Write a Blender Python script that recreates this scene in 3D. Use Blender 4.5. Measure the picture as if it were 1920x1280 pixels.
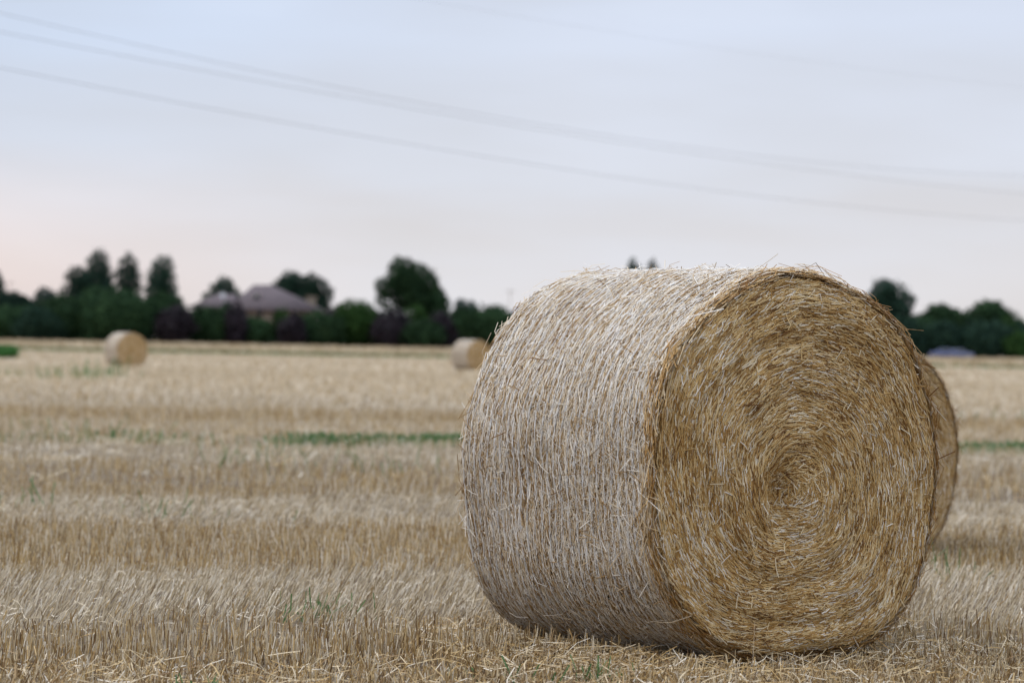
import bpy, math, random
import numpy as np
from mathutils import Matrix, Vector

for o in list(bpy.data.objects):
    bpy.data.objects.remove(o, do_unlink=True)
S = bpy.context.scene
COL = S.collection
R_ = math.radians
rng = np.random.default_rng(11)

# ------------------------------------------------------------------ camera
CAM_H = 1.17
FPX = 4533.0                      # 85 mm on a 36 mm wide frame, in photo pixels
PITCH, ROLL = R_(0.145), R_(1.07)
cd = bpy.data.cameras.new('camera')
cd.lens = 85; cd.sensor_width = 36; cd.clip_start = 0.2; cd.clip_end = 9000
cd.dof.use_dof = True; cd.dof.focus_distance = 10.0; cd.dof.aperture_fstop = 2.5
cam = bpy.data.objects.new('camera', cd); COL.objects.link(cam)
CM = Matrix.Translation((0, 0, CAM_H)) @ Matrix.Rotation(R_(90) + PITCH, 4, 'X') @ Matrix.Rotation(ROLL, 4, 'Z')
cam.matrix_world = CM
S.camera = cam

# ------------------------------------------------------------------ sky, sun, exposure
SUN_AZ, SUN_EL = R_(-98), R_(48)       # azimuth from +Y (view direction) towards +X
w = bpy.data.worlds.new('World'); S.world = w; w.use_nodes = True
nt = w.node_tree; nt.nodes.clear()
def N(t, **k):
    n = nt.nodes.new(t)
    for a, b in k.items(): setattr(n, a, b)
    return n
def mth(op, a, b=None, clamp=False):
    n = N('ShaderNodeMath', operation=op, use_clamp=clamp)
    for i, v in enumerate((a, b)):
        if v is None: continue
        if isinstance(v, (int, float)): n.inputs[i].default_value = v
        else: nt.links.new(v, n.inputs[i])
    return n.outputs[0]
def mix(fac, a, b, bt='MIX'):
    n = N('ShaderNodeMix', data_type='RGBA', blend_type=bt)
    for s, v in ((0, fac), (6, a), (7, b)):
        if isinstance(v, (int, float)): n.inputs[s].default_value = v
        elif isinstance(v, tuple): n.inputs[s].default_value = (*v, 1)
        else: nt.links.new(v, n.inputs[s])
    return n.outputs[2]
out = N('ShaderNodeOutputWorld'); bg = N('ShaderNodeBackground'); bg.inputs[1].default_value = 0.10
sky = N('ShaderNodeTexSky', sky_type='NISHITA', sun_disc=False)
sky.sun_elevation = SUN_EL; sky.sun_rotation = SUN_AZ; sky.air_density = 1.0; sky.dust_density = 2.0
tc = N('ShaderNodeTexCoord'); sep = N('ShaderNodeSeparateXYZ'); nt.links.new(tc.outputs['Generated'], sep.inputs[0])
X, Y, Z = sep.outputs
mp = N('ShaderNodeMapping'); mp.inputs['Scale'].default_value = (5, 5, 26); mp.inputs['Rotation'].default_value = (0, R_(5), 0)
nt.links.new(tc.outputs['Generated'], mp.inputs[0])
nz = N('ShaderNodeTexNoise'); nz.inputs['Scale'].default_value = 1.0; nz.inputs['Detail'].default_value = 5; nz.inputs['Roughness'].default_value = 0.45
nt.links.new(mp.outputs[0], nz.inputs[0])
ncl = mth('SUBTRACT', nz.outputs[0], 0.5)
zz = mth('ADD', Z, mth('MULTIPLY', ncl, 0.11))
ramp = N('ShaderNodeValToRGB'); e = ramp.color_ramp
e.elements[0].position = 0.0;  e.elements[0].color = (0.785, 0.750, 0.755, 1)
e.elements[1].position = 1.0;  e.elements[1].color = (1.40, 1.50, 1.68, 1)
for p, c in ((0.030, (0.765, 0.748, 0.770)), (0.070, (0.722, 0.748, 0.822)), (0.115, (0.695, 0.742, 0.848)),
             (0.150, (0.672, 0.735, 0.868)), (0.22, (0.74, 0.80, 0.92)), (0.45, (1.12, 1.17, 1.27))):
    x = e.elements.new(p); x.color = (*c, 1)
nt.links.new(mth('MAXIMUM', zz, 0.0), ramp.inputs[0])
# warm glow low in the left part of the sky
pk = mth('MULTIPLY', mth('MULTIPLY', mth('ADD', X, 0.05), -5.0, True), mth('SUBTRACT', 1.0, mth('MULTIPLY', mth('ABSOLUTE', mth('ADD', Z, -0.022)), 17), True), True)
c1 = mix(pk, ramp.outputs[0], (0.90, 0.765, 0.730))
# cooler and clearer on the left higher up
lf = mth('MULTIPLY', mth('MULTIPLY', mth('ADD', X, -0.02), -2.6, True), mth('MULTIPLY', mth('ADD', Z, -0.06), 16, True), True)
c2 = mix(mth('MULTIPLY', lf, mth('ADD', 0.75, ncl)), c1, (0.565, 0.690, 0.890))
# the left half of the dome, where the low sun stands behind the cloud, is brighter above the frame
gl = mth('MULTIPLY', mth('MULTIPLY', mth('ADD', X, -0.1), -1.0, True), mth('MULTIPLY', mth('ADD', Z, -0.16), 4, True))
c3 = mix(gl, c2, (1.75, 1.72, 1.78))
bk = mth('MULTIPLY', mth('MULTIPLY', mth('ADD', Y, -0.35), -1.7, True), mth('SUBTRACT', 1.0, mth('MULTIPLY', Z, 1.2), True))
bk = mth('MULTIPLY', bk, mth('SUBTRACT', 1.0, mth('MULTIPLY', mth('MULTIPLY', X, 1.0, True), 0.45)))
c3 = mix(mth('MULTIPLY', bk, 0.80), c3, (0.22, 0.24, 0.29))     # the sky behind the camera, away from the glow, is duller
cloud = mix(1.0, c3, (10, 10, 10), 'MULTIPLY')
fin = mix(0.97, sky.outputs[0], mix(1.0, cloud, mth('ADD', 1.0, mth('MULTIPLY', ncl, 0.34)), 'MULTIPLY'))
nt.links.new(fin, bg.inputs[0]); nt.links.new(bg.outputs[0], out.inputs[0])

sl = bpy.data.lights.new('sun', 'SUN'); sl.energy = 0.9; sl.angle = R_(25); sl.color = (1.0, 0.95, 0.88)
so = bpy.data.objects.new('sun', sl); COL.objects.link(so)
sdir = Vector((math.sin(SUN_AZ) * math.cos(SUN_EL), math.cos(SUN_AZ) * math.cos(SUN_EL), math.sin(SUN_EL)))
so.rotation_euler = sdir.to_track_quat('Z', 'Y').to_euler()
S.view_settings.view_transform = 'Standard'; S.view_settings.look = 'None'
S.view_settings.gamma = 1.0; S.view_settings.exposure = 0.0
S.render.engine = 'CYCLES'

# ------------------------------------------------------------------ helpers
def at(px, py, depth):
    """world point seen at photo pixel (px, py) at distance depth along +Y"""
    d = CM.to_3x3() @ Vector(((px - 960) / FPX, -(py - 640) / FPX, -1))
    return Vector((0, 0, CAM_H)) + d * (depth / d.y)

def tag(o, label=None, cat=None, group=None, kind=None):
    for k, v in (('label', label), ('category', cat), ('group', group), ('kind', kind)):
        if v: o[k] = v
    return o

def mesh(name, V, F, mats, parent=None, midx=None, smooth=False):
    """F: (n,4) or (n,3) int array, or a list of polygons"""
    me = bpy.data.meshes.new(name)
    V = np.asarray(V, np.float32).reshape(-1, 3)
    if isinstance(F, np.ndarray):
        k = F.shape[1]; n = len(F)
        me.vertices.add(len(V)); me.vertices.foreach_set('co', V.ravel())
        me.loops.add(n * k); me.loops.foreach_set('vertex_index', F.astype(np.int32).ravel())
        me.polygons.add(n); me.polygons.foreach_set('loop_start', np.arange(0, n * k, k, dtype=np.int32))
        me.polygons.foreach_set('loop_total', np.full(n, k, np.int32))
    else:
        me.from_pydata([tuple(map(float, v)) for v in V], [], F)
    for m in (mats if isinstance(mats, (list, tuple)) else [mats]): me.materials.append(m)
    if midx is not None: me.polygons.foreach_set('material_index', np.asarray(midx, np.int32))
    if smooth: me.polygons.foreach_set('use_smooth', np.ones(len(me.polygons), bool))
    me.update(calc_edges=True); me.validate()
    o = bpy.data.objects.new(name, me); COL.objects.link(o)
    if parent: o.parent = parent
    return o

def empty(name, loc, rz=0.0):
    o = bpy.data.objects.new(name, None); COL.objects.link(o)
    o.location = loc; o.rotation_euler = (0, 0, rz); o.empty_display_size = 0.3
    return o

def unit(a): return a / np.maximum(np.linalg.norm(a, axis=-1, keepdims=True), 1e-9)

class Bag:
    """collects quads into one mesh"""
    def __init__(s): s.V = []; s.F = []; s.M = []; s.n = 0
    def add(s, V, F, m=0):
        V = np.asarray(V, float).reshape(-1, 3); F = np.asarray(F, int)
        s.V.append(V); s.F.append(F + s.n); s.n += len(V)
        s.M.append(np.full(len(F), m) if np.isscalar(m) else np.asarray(m))
    def box(s, x0, x1, y0, y1, z0, z1, m=0):
        V = [(x, y, z) for z in (z0, z1) for y in (y0, y1) for x in (x0, x1)]
        s.add(V, [(0, 2, 3, 1), (4, 5, 7, 6), (0, 1, 5, 4), (2, 6, 7, 3), (0, 4, 6, 2), (1, 3, 7, 5)], m)
    def tube(s, P, Rr, k=7, m=0):
        P = np.asarray(P, float); n = len(P); Rr = np.broadcast_to(np.asarray(Rr, float), (n,))
        T = unit(np.gradient(P, axis=0))
        up = np.array([0, 0, 1.0]) if abs(T[0, 2]) < 0.9 else np.array([1.0, 0, 0])
        A = unit(np.cross(T, up)); B = np.cross(T, A)
        th = np.arange(k) * 2 * math.pi / k
        V = P[:, None] + Rr[:, None, None] * (A[:, None] * np.cos(th)[None, :, None] + B[:, None] * np.sin(th)[None, :, None])
        i = np.arange(n - 1)[:, None] * k; j = np.arange(k)[None]; j2 = (j + 1) % k
        F = np.stack([i + j, i + j2, i + k + j2, i + k + j], -1).reshape(-1, 4)
        s.add(V, F, m)
    def lathe(s, prof, cx, cy, k=16, axis='z', m=0):
        """prof: list of (radius, height)"""
        th = np.arange(k) * 2 * math.pi / k
        r = np.array([p[0] for p in prof]); h = np.array([p[1] for p in prof])
        a = r[:, None] * np.cos(th); b = r[:, None] * np.sin(th); c = np.broadcast_to(h[:, None], a.shape)
        V = np.stack([cx + a, cy + b, c], -1) if axis == 'z' else np.stack([cx + a, c, cy + b], -1)
        n = len(prof); i = np.arange(n - 1)[:, None] * k; j = np.arange(k)[None]; j2 = (j + 1) % k
        s.add(V, np.stack([i + j, i + j2, i + k + j2, i + k + j], -1).reshape(-1, 4), m)
    def build(s, name, mats, parent=None, smooth=False):
        return mesh(name, np.concatenate(s.V), np.concatenate(s.F), mats, parent, np.concatenate(s.M), smooth)

def straws(P, D, Nn, L, W, lift=0.0, bend=None, flat=0.45):
    """roof-section bent straws. P centres, D directions, Nn outward normals"""
    n = len(P); D = unit(D); Sd = unit(np.cross(D, Nn)); Nn = np.cross(Sd, D)
    if bend is None: bend = np.zeros(n)
    sb = rng.normal(0, 0.05, n) * L
    cen = []
    for t in (-0.5, 0.0, 0.5):
        q = 1 - 4 * t * t
        cen.append(P + D * (L * t)[:, None] + Nn * ((lift + bend * q))[:, None] + Sd * (sb * q)[:, None])
    V = np.empty((n, 9, 3))
    for i, c in enumerate(cen):
        V[:, 3 * i] = c - Sd * (W / 2)[:, None]
        V[:, 3 * i + 1] = c + Nn * (W * flat)[:, None]
        V[:, 3 * i + 2] = c + Sd * (W / 2)[:, None]
    q = np.array([(0, 1, 4, 3), (1, 2, 5, 4), (3, 4, 7, 6), (4, 5, 8, 7)])
    F = (np.arange(n)[:, None, None] * 9 + q[None]).reshape(-1, 4)
    return V.reshape(-1, 3), F

def stalks(P, D, L, W, taper=0.9):
    """upright three sided cut stalks"""
    n = len(P); D = unit(D)
    a = rng.uniform(0, 6.283, n); U = np.stack([np.cos(a), np.sin(a), np.zeros(n)], -1)
    A = unit(U - D * (U * D).sum(-1, keepdims=True)); B = np.cross(D, A)
    V = np.empty((n, 6, 3))
    for k in range(3):
        t = 2.0944 * k; off = (A * math.cos(t) + B * math.sin(t)) * (W / 2)[:, None]
        V[:, k] = P + off; V[:, k + 3] = P + D * L[:, None] + off * taper
    q = np.array([(0, 1, 4, 3), (1, 2, 5, 4), (2, 0, 3, 5)])
    return V.reshape(-1, 3), (np.arange(n)[:, None, None] * 6 + q[None]).reshape(-1, 4)

# ------------------------------------------------------------------ materials
def new_mat(name):
    m = bpy.data.materials.new(name); m.use_nodes = True
    t = m.node_tree; b = t.nodes['Principled BSDF']
    return m, t, b
def nd(t, ty, **k):
    n = t.nodes.new(ty)
    for a, b in k.items(): setattr(n, a, b)
    return n
def set_ramp(r, stops):
    e = r.color_ramp
    while len(e.elements) > 1: e.elements.remove(e.elements[-1])
    e.elements[0].position = stops[0][0]; e.elements[0].color = (*stops[0][1], 1)
    for p, c in stops[1:]:
        x = e.elements.new(p); x.color = (*c, 1)

def island_mat(name, stops, rough=0.6, spec=0.3, patch=0.0, patch_scale=3.0, grain=0.15, transl=0.0, obj_rand=0.0, scale_v=(1, 1, 1)):
    """colour picked per strand or leaf, drifting in patches over the thing"""
    m, t, b = new_mat(name); L = t.links
    g = nd(t, 'ShaderNodeNewGeometry'); tc = nd(t, 'ShaderNodeTexCoord')
    r = nd(t, 'ShaderNodeValToRGB'); set_ramp(r, stops)
    fac = g.outputs['Random Per Island']
    if patch:
        mp = nd(t, 'ShaderNodeMapping'); mp.inputs['Scale'].default_value = scale_v; L.new(tc.outputs['Object'], mp.inputs[0])
        n = nd(t, 'ShaderNodeTexNoise'); n.inputs['Scale'].default_value = patch_scale; n.inputs['Detail'].default_value = 3
        L.new(mp.outputs[0], n.inputs[0])
        a = nd(t, 'ShaderNodeMath', operation='MULTIPLY_ADD'); a.inputs[1].default_value = 2 * patch; a.inputs[2].default_value = -patch
        L.new(n.outputs[0], a.inputs[0])
        s = nd(t, 'ShaderNodeMath', operation='ADD', use_clamp=True); L.new(fac, s.inputs[0]); L.new(a.outputs[0], s.inputs[1]); fac = s.outputs[0]
    L.new(fac, r.inputs[0]); col = r.outputs[0]
    if grain:
        n2 = nd(t, 'ShaderNodeTexNoise'); n2.inputs['Scale'].default_value = 45; n2.inputs['Detail'].default_value = 2; L.new(tc.outputs['Object'], n2.inputs[0])
        a2 = nd(t, 'ShaderNodeMath', operation='MULTIPLY_ADD'); a2.inputs[1].default_value = 2 * grain; a2.inputs[2].default_value = 1 - grain; L.new(n2.outputs[0], a2.inputs[0])
        mx = nd(t, 'ShaderNodeMix', data_type='RGBA', blend_type='MULTIPLY'); mx.inputs[0].default_value = 1; L.new(col, mx.inputs[6]); L.new(a2.outputs[0], mx.inputs[7]); col = mx.outputs[2]
    if obj_rand:
        oi = nd(t, 'ShaderNodeObjectInfo'); hs = nd(t, 'ShaderNodeHueSaturation')
        a3 = nd(t, 'ShaderNodeMath', operation='MULTIPLY_ADD'); a3.inputs[1].default_value = 2 * obj_rand; a3.inputs[2].default_value = 1 - obj_rand
        L.new(oi.outputs['Random'], a3.inputs[0]); L.new(a3.outputs[0], hs.inputs['Value']); L.new(col, hs.inputs['Color']); col = hs.outputs[0]
    L.new(col, b.inputs['Base Color'])
    b.inputs['Roughness'].default_value = rough; b.inputs['Specular IOR Level'].default_value = spec
    if transl:
        o = t.nodes['Material Output']; tr = nd(t, 'ShaderNodeBsdfTranslucent'); L.new(col, tr.inputs[0])
        ms = nd(t, 'ShaderNodeMixShader'); ms.inputs[0].default_value = transl
        L.new(b.outputs[0], ms.inputs[1]); L.new(tr.outputs[0], ms.inputs[2]); L.new(ms.outputs[0], o.inputs[0])
    return m

def noise_mat(name, c1, c2, scale=8, rough=0.8, spec=0.2, bump=0.0, stretch=(1, 1, 1), lo=0.35, hi=0.65, detail=5):
    m, t, b = new_mat(name); L = t.links
    tc = nd(t, 'ShaderNodeTexCoord'); mp = nd(t, 'ShaderNodeMapping'); mp.inputs['Scale'].default_value = stretch
    L.new(tc.outputs['Object'], mp.inputs[0])
    n = nd(t, 'ShaderNodeTexNoise'); n.inputs['Scale'].default_value = scale; n.inputs['Detail'].default_value = detail; L.new(mp.outputs[0], n.inputs[0])
    r = nd(t, 'ShaderNodeValToRGB'); set_ramp(r, [(lo, c1), (hi, c2)]); L.new(n.outputs[0], r.inputs[0])
    L.new(r.outputs[0], b.inputs['Base Color']); b.inputs['Roughness'].default_value = rough; b.inputs['Specular IOR Level'].default_value = spec
    if bump:
        bp = nd(t, 'ShaderNodeBump'); bp.inputs['Strength'].default_value = bump; bp.inputs['Distance'].default_value = 0.02
        L.new(n.outputs[0], bp.inputs['Height']); L.new(bp.outputs[0], b.inputs['Normal'])
    return m

M = {}
M['side_straw'] = island_mat('side_straw', [(0, (.19, .10, .035)), (.25, (.42, .27, .115)), (.48, (.61, .50, .345)), (.75, (.77, .70, .585)), (1, (.88, .86, .82))], patch=.22, patch_scale=2.6)
M['face_straw'] = island_mat('face_straw', [(0, (.16, .07, .018)), (.22, (.41, .225, .062)), (.52, (.61, .41, .165)), (.78, (.71, .55, .30)), (.93, (.79, .71, .55)), (1, (.86, .82, .75))], patch=.26, patch_scale=3.0)
M['rim_straw'] = island_mat('rim_straw', [(0, (.24, .11, .03)), (.35, (.46, .26, .08)), (.7, (.60, .42, .20)), (1, (.74, .62, .42))], patch=.15)
M['core'] = noise_mat('bale_core', (.17, .10, .045), (.36, .25, .13), 60, .9, .1, .6)
M['net'] = noise_mat('net_plastic', (.68, .69, .70), (.86, .86, .87), 30, .45, .4)
M['pale'] = island_mat('pale_stubble', [(0, (.32, .245, .14)), (.3, (.55, .46, .32)), (.65, (.72, .63, .485)), (1, (.84, .79, .69))], patch=.12, patch_scale=.9)
M['gold'] = island_mat('golden_stubble', [(0, (.25, .15, .055)), (.35, (.48, .325, .135)), (.7, (.61, .465, .25)), (1, (.73, .62, .44))], patch=.15, patch_scale=1.1)
M['brown'] = island_mat('brown_stubble', [(0, (.15, .09, .042)), (.4, (.32, .21, .10)), (.75, (.48, .36, .20)), (1, (.64, .54, .36))], patch=.15, patch_scale=1.3)
M['weed'] = island_mat('weed_green', [(0, (.075, .17, .06)), (.6, (.11, .23, .085)), (1, (.20, .27, .12))], transl=.25)
M['verge'] = island_mat('verge_grass', [(0, (.11, .15, .07)), (.6, (.16, .21, .10)), (1, (.34, .31, .18))])
M['dry'] = island_mat('dry_grass', [(0, (.34, .27, .17)), (.6, (.46, .385, .26)), (1, (.56, .48, .35))])
M['leaf'] = island_mat('leaf_green', [(0, (.017, .040, .020)), (.6, (.030, .066, .032)), (1, (.048, .095, .040))], transl=.12, spec=.05, rough=.8, grain=0, obj_rand=.25)
M['leaf_dark'] = island_mat('leaf_dark_green', [(0, (.013, .032, .025)), (.6, (.021, .047, .034)), (1, (.035, .070, .045))], transl=.12, spec=.05, rough=.8, grain=0, obj_rand=.2)
M['leaf_light'] = island_mat('leaf_light_green', [(0, (.022, .058, .018)), (.6, (.037, .085, .026)), (1, (.058, .12, .035))], transl=.12, spec=.05, rough=.8, grain=0, obj_rand=.15)
M['leaf_hazed'] = island_mat('leaf_green_hazed', [(0, (.030, .048, .044)), (.6, (.045, .070, .062)), (1, (.07, .095, .085))], transl=.12, spec=.05, rough=.8, grain=0, obj_rand=.15)  # distance haze of the farther trees put into the leaf colour
M['leaf_purple'] = island_mat('leaf_purple', [(0, (.010, .008, .015)), (.6, (.016, .011, .020)), (1, (.028, .016, .026))], transl=.1, grain=0, obj_rand=.15)
M['leaf_bush'] = island_mat('leaf_bright_green', [(0, (.05, .16, .045)), (1, (.10, .27, .075))], transl=.2, spec=.1, grain=0)
M['bark'] = noise_mat('bark', (.05, .035, .025), (.12, .09, .07), 6, .9, .1, .5, (1, 1, .2))
M['roof'] = noise_mat('roof_tile', (.115, .098, .112), (.15, .125, .138), 1.3, .85, .2)
M['roof_grey'] = noise_mat('roof_sheet', (.13, .125, .16), (.17, .16, .20), 1.0, .8, .2)
M['wall'] = noise_mat('house_wall', (.26, .21, .18), (.32, .26, .22), .8, .9, .1)
M['white'] = noise_mat('white_paint', (.74, .78, .86), (.80, .84, .92), 2, .35, .5)
M['glass'] = noise_mat('window_glass', (.03, .035, .045), (.05, .055, .065), 1, .1, .5)
M['frame'] = noise_mat('window_frame', (.30, .26, .23), (.36, .32, .28), 2, .7, .2)
M['chimney'] = noise_mat('chimney_render', (.26, .22, .18), (.31, .27, .22), 2, .9, .1)
M['cable'] = noise_mat('cable_metal', (.12, .12, .13), (.16, .16, .17), 2, .6, .3)
M['wood'] = noise_mat('pole_wood', (.20, .17, .14), (.28, .24, .20), 3, .9, .1)
M['rubber'] = noise_mat('tyre_rubber', (.015, .015, .017), (.025, .025, .028), 6, .9, .1)
M['steel'] = noise_mat('wheel_steel', (.45, .46, .48), (.55, .56, .58), 4, .4, .5)
M['car_grey'] = noise_mat('car_paint_grey_blue', (.14, .17, .30), (.16, .19, .33), 1, .25, .5)
M['car_blue'] = noise_mat('car_paint_pale_blue', (.10, .13, .28), (.12, .15, .31), 1, .25, .5)

# the band layout of the harvested field: v = distance across the passes of the combine
SLOPE = 0.2
def vcoord(x, y): return y - SLOPE * (x + 1.7)
#        v0    v1    height lean(x,y)  jitter  pale gold brown  lying
BANDS = [(3.0, 9.5, .095, (.12, .03), .38, (.22, .40, .38), 1.0),
         (9.5, 10.55, .12, (.03, .0), .14, (.36, .32, .32), .12),
         (10.55, 13.1, .125, (.50, .05), .24, (.93, .05, .02), .10),
         (13.1, 16.2, .15, (.04, .0), .16, (.34, .50, .16), .10),
         (16.2, 19.7, .12, (.55, .0), .35, (.90, .08, .02), .22),
         (19.7, 24.8, .16, (.05, .0), .18, (.32, .48, .20), .08),
         (24.8, 29.0, .17, (.25, .0), .25, (.88, .10, .02), .2),
         (29.0, 31.6, .17, (.05, .0), .2, (.5, .4, .1), .1),
         (31.6, 38.0, .17, (.1, .0), .2, (.55, .38, .07), .2),
         (38.0, 43.5, .20, (.0, .0), .15, (.22, .48, .30), .1),
         (43.5, 400., .17, (.15, .0), .25, (.78, .18, .04), .2)]

# ------------------------------------------------------------------ ground
def smooth(a, b, x):
    t = np.clip((x - a) / (b - a), 0, 1); return t * t * (3 - 2 * t)
def gz(x, y):
    x = np.asarray(x, float); y = np.asarray(y, float)
    n = .016 * np.sin(.9 * x + 1.3 * y + .5) + .013 * np.sin(-1.7 * x + .8 * y + 2) + .012 * np.sin(2.3 * x + 2.1 * y)
    return n * (1 - smooth(40, 90, y)) - .105 * (1 - smooth(180, 250, y)) + .75 * smooth(262, 340, y)

def axis_lines(*segs):
    a = [np.arange(s, e, st) for s, e, st in segs]; return np.concatenate(a)
xs = axis_lines((-2500, -200, 250), (-200, -30, 10), (-30, 30, .5), (30, 200, 10), (200, 2501, 250))
ys = axis_lines((-400, 0, 50), (0, 60, .5), (60, 250, 10), (250, 350, 5), (350, 600, 50), (600, 4001, 400))
gx, gy = np.meshgrid(xs, ys)
V = np.stack([gx, gy, gz(gx, gy)], -1)
nx, ny = len(xs), len(ys)
i = np.arange(ny - 1)[:, None] * nx; j = np.arange(nx - 1)[None]
F = np.stack([i + j, i + j + 1, i + nx + j + 1, i + nx + j], -1).reshape(-1, 4)

m, t, b = new_mat('field_ground'); L = t.links
tc = nd(t, 'ShaderNodeTexCoord')
def gn(scale, st=(1, 1, 1), det=4):
    mp = nd(t, 'ShaderNodeMapping'); mp.inputs['Scale'].default_value = st; L.new(tc.outputs['Object'], mp.inputs[0])
    n = nd(t, 'ShaderNodeTexNoise'); n.inputs['Scale'].default_value = scale; n.inputs['Detail'].default_value = det; L.new(mp.outputs[0], n.inputs[0]); return n.outputs[0]
r1 = nd(t, 'ShaderNodeValToRGB'); set_ramp(r1, [(.3, (.09, .07, .05)), (.55, (.20, .16, .115)), (.75, (.34, .29, .22))]); L.new(gn(30), r1.inputs[0])
r2 = nd(t, 'ShaderNodeValToRGB'); set_ramp(r2, [(.3, (.39, .31, .215)), (.5, (.49, .405, .295)), (.7, (.56, .475, .365))]); L.new(gn(.35, (.25, 1, 1), 6), r2.inputs[0])
sp = nd(t, 'ShaderNodeSeparateXYZ'); L.new(tc.outputs['Object'], sp.inputs[0])
mr = nd(t, 'ShaderNodeMapRange'); mr.inputs[1].default_value = 22; mr.inputs[2].default_value = 75; L.new(sp.outputs[1], mr.inputs[0])
mx = nd(t, 'ShaderNodeMix', data_type='RGBA'); L.new(mr.outputs[0], mx.inputs[0]); L.new(r1.outputs[0], mx.inputs[6]); L.new(r2.outputs[0], mx.inputs[7])
L.new(mx.outputs[2], b.inputs['Base Color']); b.inputs['Roughness'].default_value = .95; b.inputs['Specular IOR Level'].default_value = .1
bp = nd(t, 'ShaderNodeBump'); bp.inputs['Strength'].default_value = .7; bp.inputs['Distance'].default_value = .03; L.new(gn(22), bp.inputs['Height']); L.new(bp.outputs[0], b.inputs['Normal'])
tag(mesh('ground', V, F, m, smooth=True), kind='structure')

# ------------------------------------------------------------------ round bales
BR, BL = 0.745, 1.24              # radius and width
ZC = BR + 0.005
def outline(phi):
    c, s = np.cos(phi), np.sin(phi)
    n = np.where(s < 0, 2.0 + .75 * np.clip(-s * 2, 0, 1), 2.0)
    k = (np.abs(c) ** n + np.abs(s) ** n) ** (-1 / n)
    return c * k, s * k
def lump(phi, y):
    return (.005 + .005 * (1 - (2 * y / BL) ** 2)) * np.sin(3 * phi + 1.1 + 2 * y) + .006 * np.sin(9 * phi + 1) * np.sin(9 * y + 2 * phi) * (1 - (2 * y / BL) ** 2) + .005 * np.sin(7 * phi - 3 * y + .4) + .005 * np.sin(5.5 * y + 2 * phi)
SAG = .010
def side_pt(phi, y):
    """y in -BL/2 (front face) .. BL/2"""
    ox, oz = outline(phi)
    u = 2 * y / BL
    rim = .003 * np.exp(-((np.abs(u) - .93) / .03) ** 2)
    edge = np.clip((np.abs(u) - .955) / .045, 0, 1); edge = .032 * (1 - np.sqrt(np.clip(1 - edge * edge, 0, 1)))
    r = (BR + .012 * (1 - u * u)) * (1 + .022 * (u + 1)) + lump(phi, y) * 1.2 + rim - edge     # a little fatter at the far end
    return np.stack([ox * r, y, ZC - SAG * (u + 1) + oz * r], -1)
FCX, FCZ = -.06, -.105            # the spiral's heart sits a little below the middle
def face_pt(rr, phi, sgn):
    ox, oz = outline(phi)
    k = 1 - rr
    RE = (BR * (1.044 if sgn > 0 else 1.0)) - .031 + lump(phi, sgn * BL / 2) * 1.2
    x = ox * rr * RE + FCX * k; z = oz * rr * RE + FCZ * k
    d = .006 * np.sin(rr * 22 + phi) * np.clip(rr * 3, 0, 1) + .014 * np.sin(2 * phi + 5 * rr) * rr + .004 * np.sin(rr * 47 - 2 * phi) * rr + .006 * np.sin(5 * phi + 9 * rr)* rr
    d = d + .035 * (1 - rr * rr) + (.007 * np.sin(17 * x + 3) * np.sin(14 * z + 1) + .005 * np.sin(31 * x - 9 * z) * np.sin(27 * z + 8 * x + 2)) * np.clip(rr * 4, 0, 1)
    d = d - .10 * np.exp(-(((x - FCX + .05) / .075) ** 2 + ((z - FCZ + .02) / .13) ** 2)) + .02 * np.exp(-(((x - FCX - .06) / .09) ** 2 + ((z - FCZ) / .12) ** 2))
    d = d * (1 - np.clip((rr - .93) / .07, 0, 1) ** 2)
    return np.stack([x, sgn * (BL / 2 + d), ZC - SAG * (sgn + 1) + z], -1)

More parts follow.
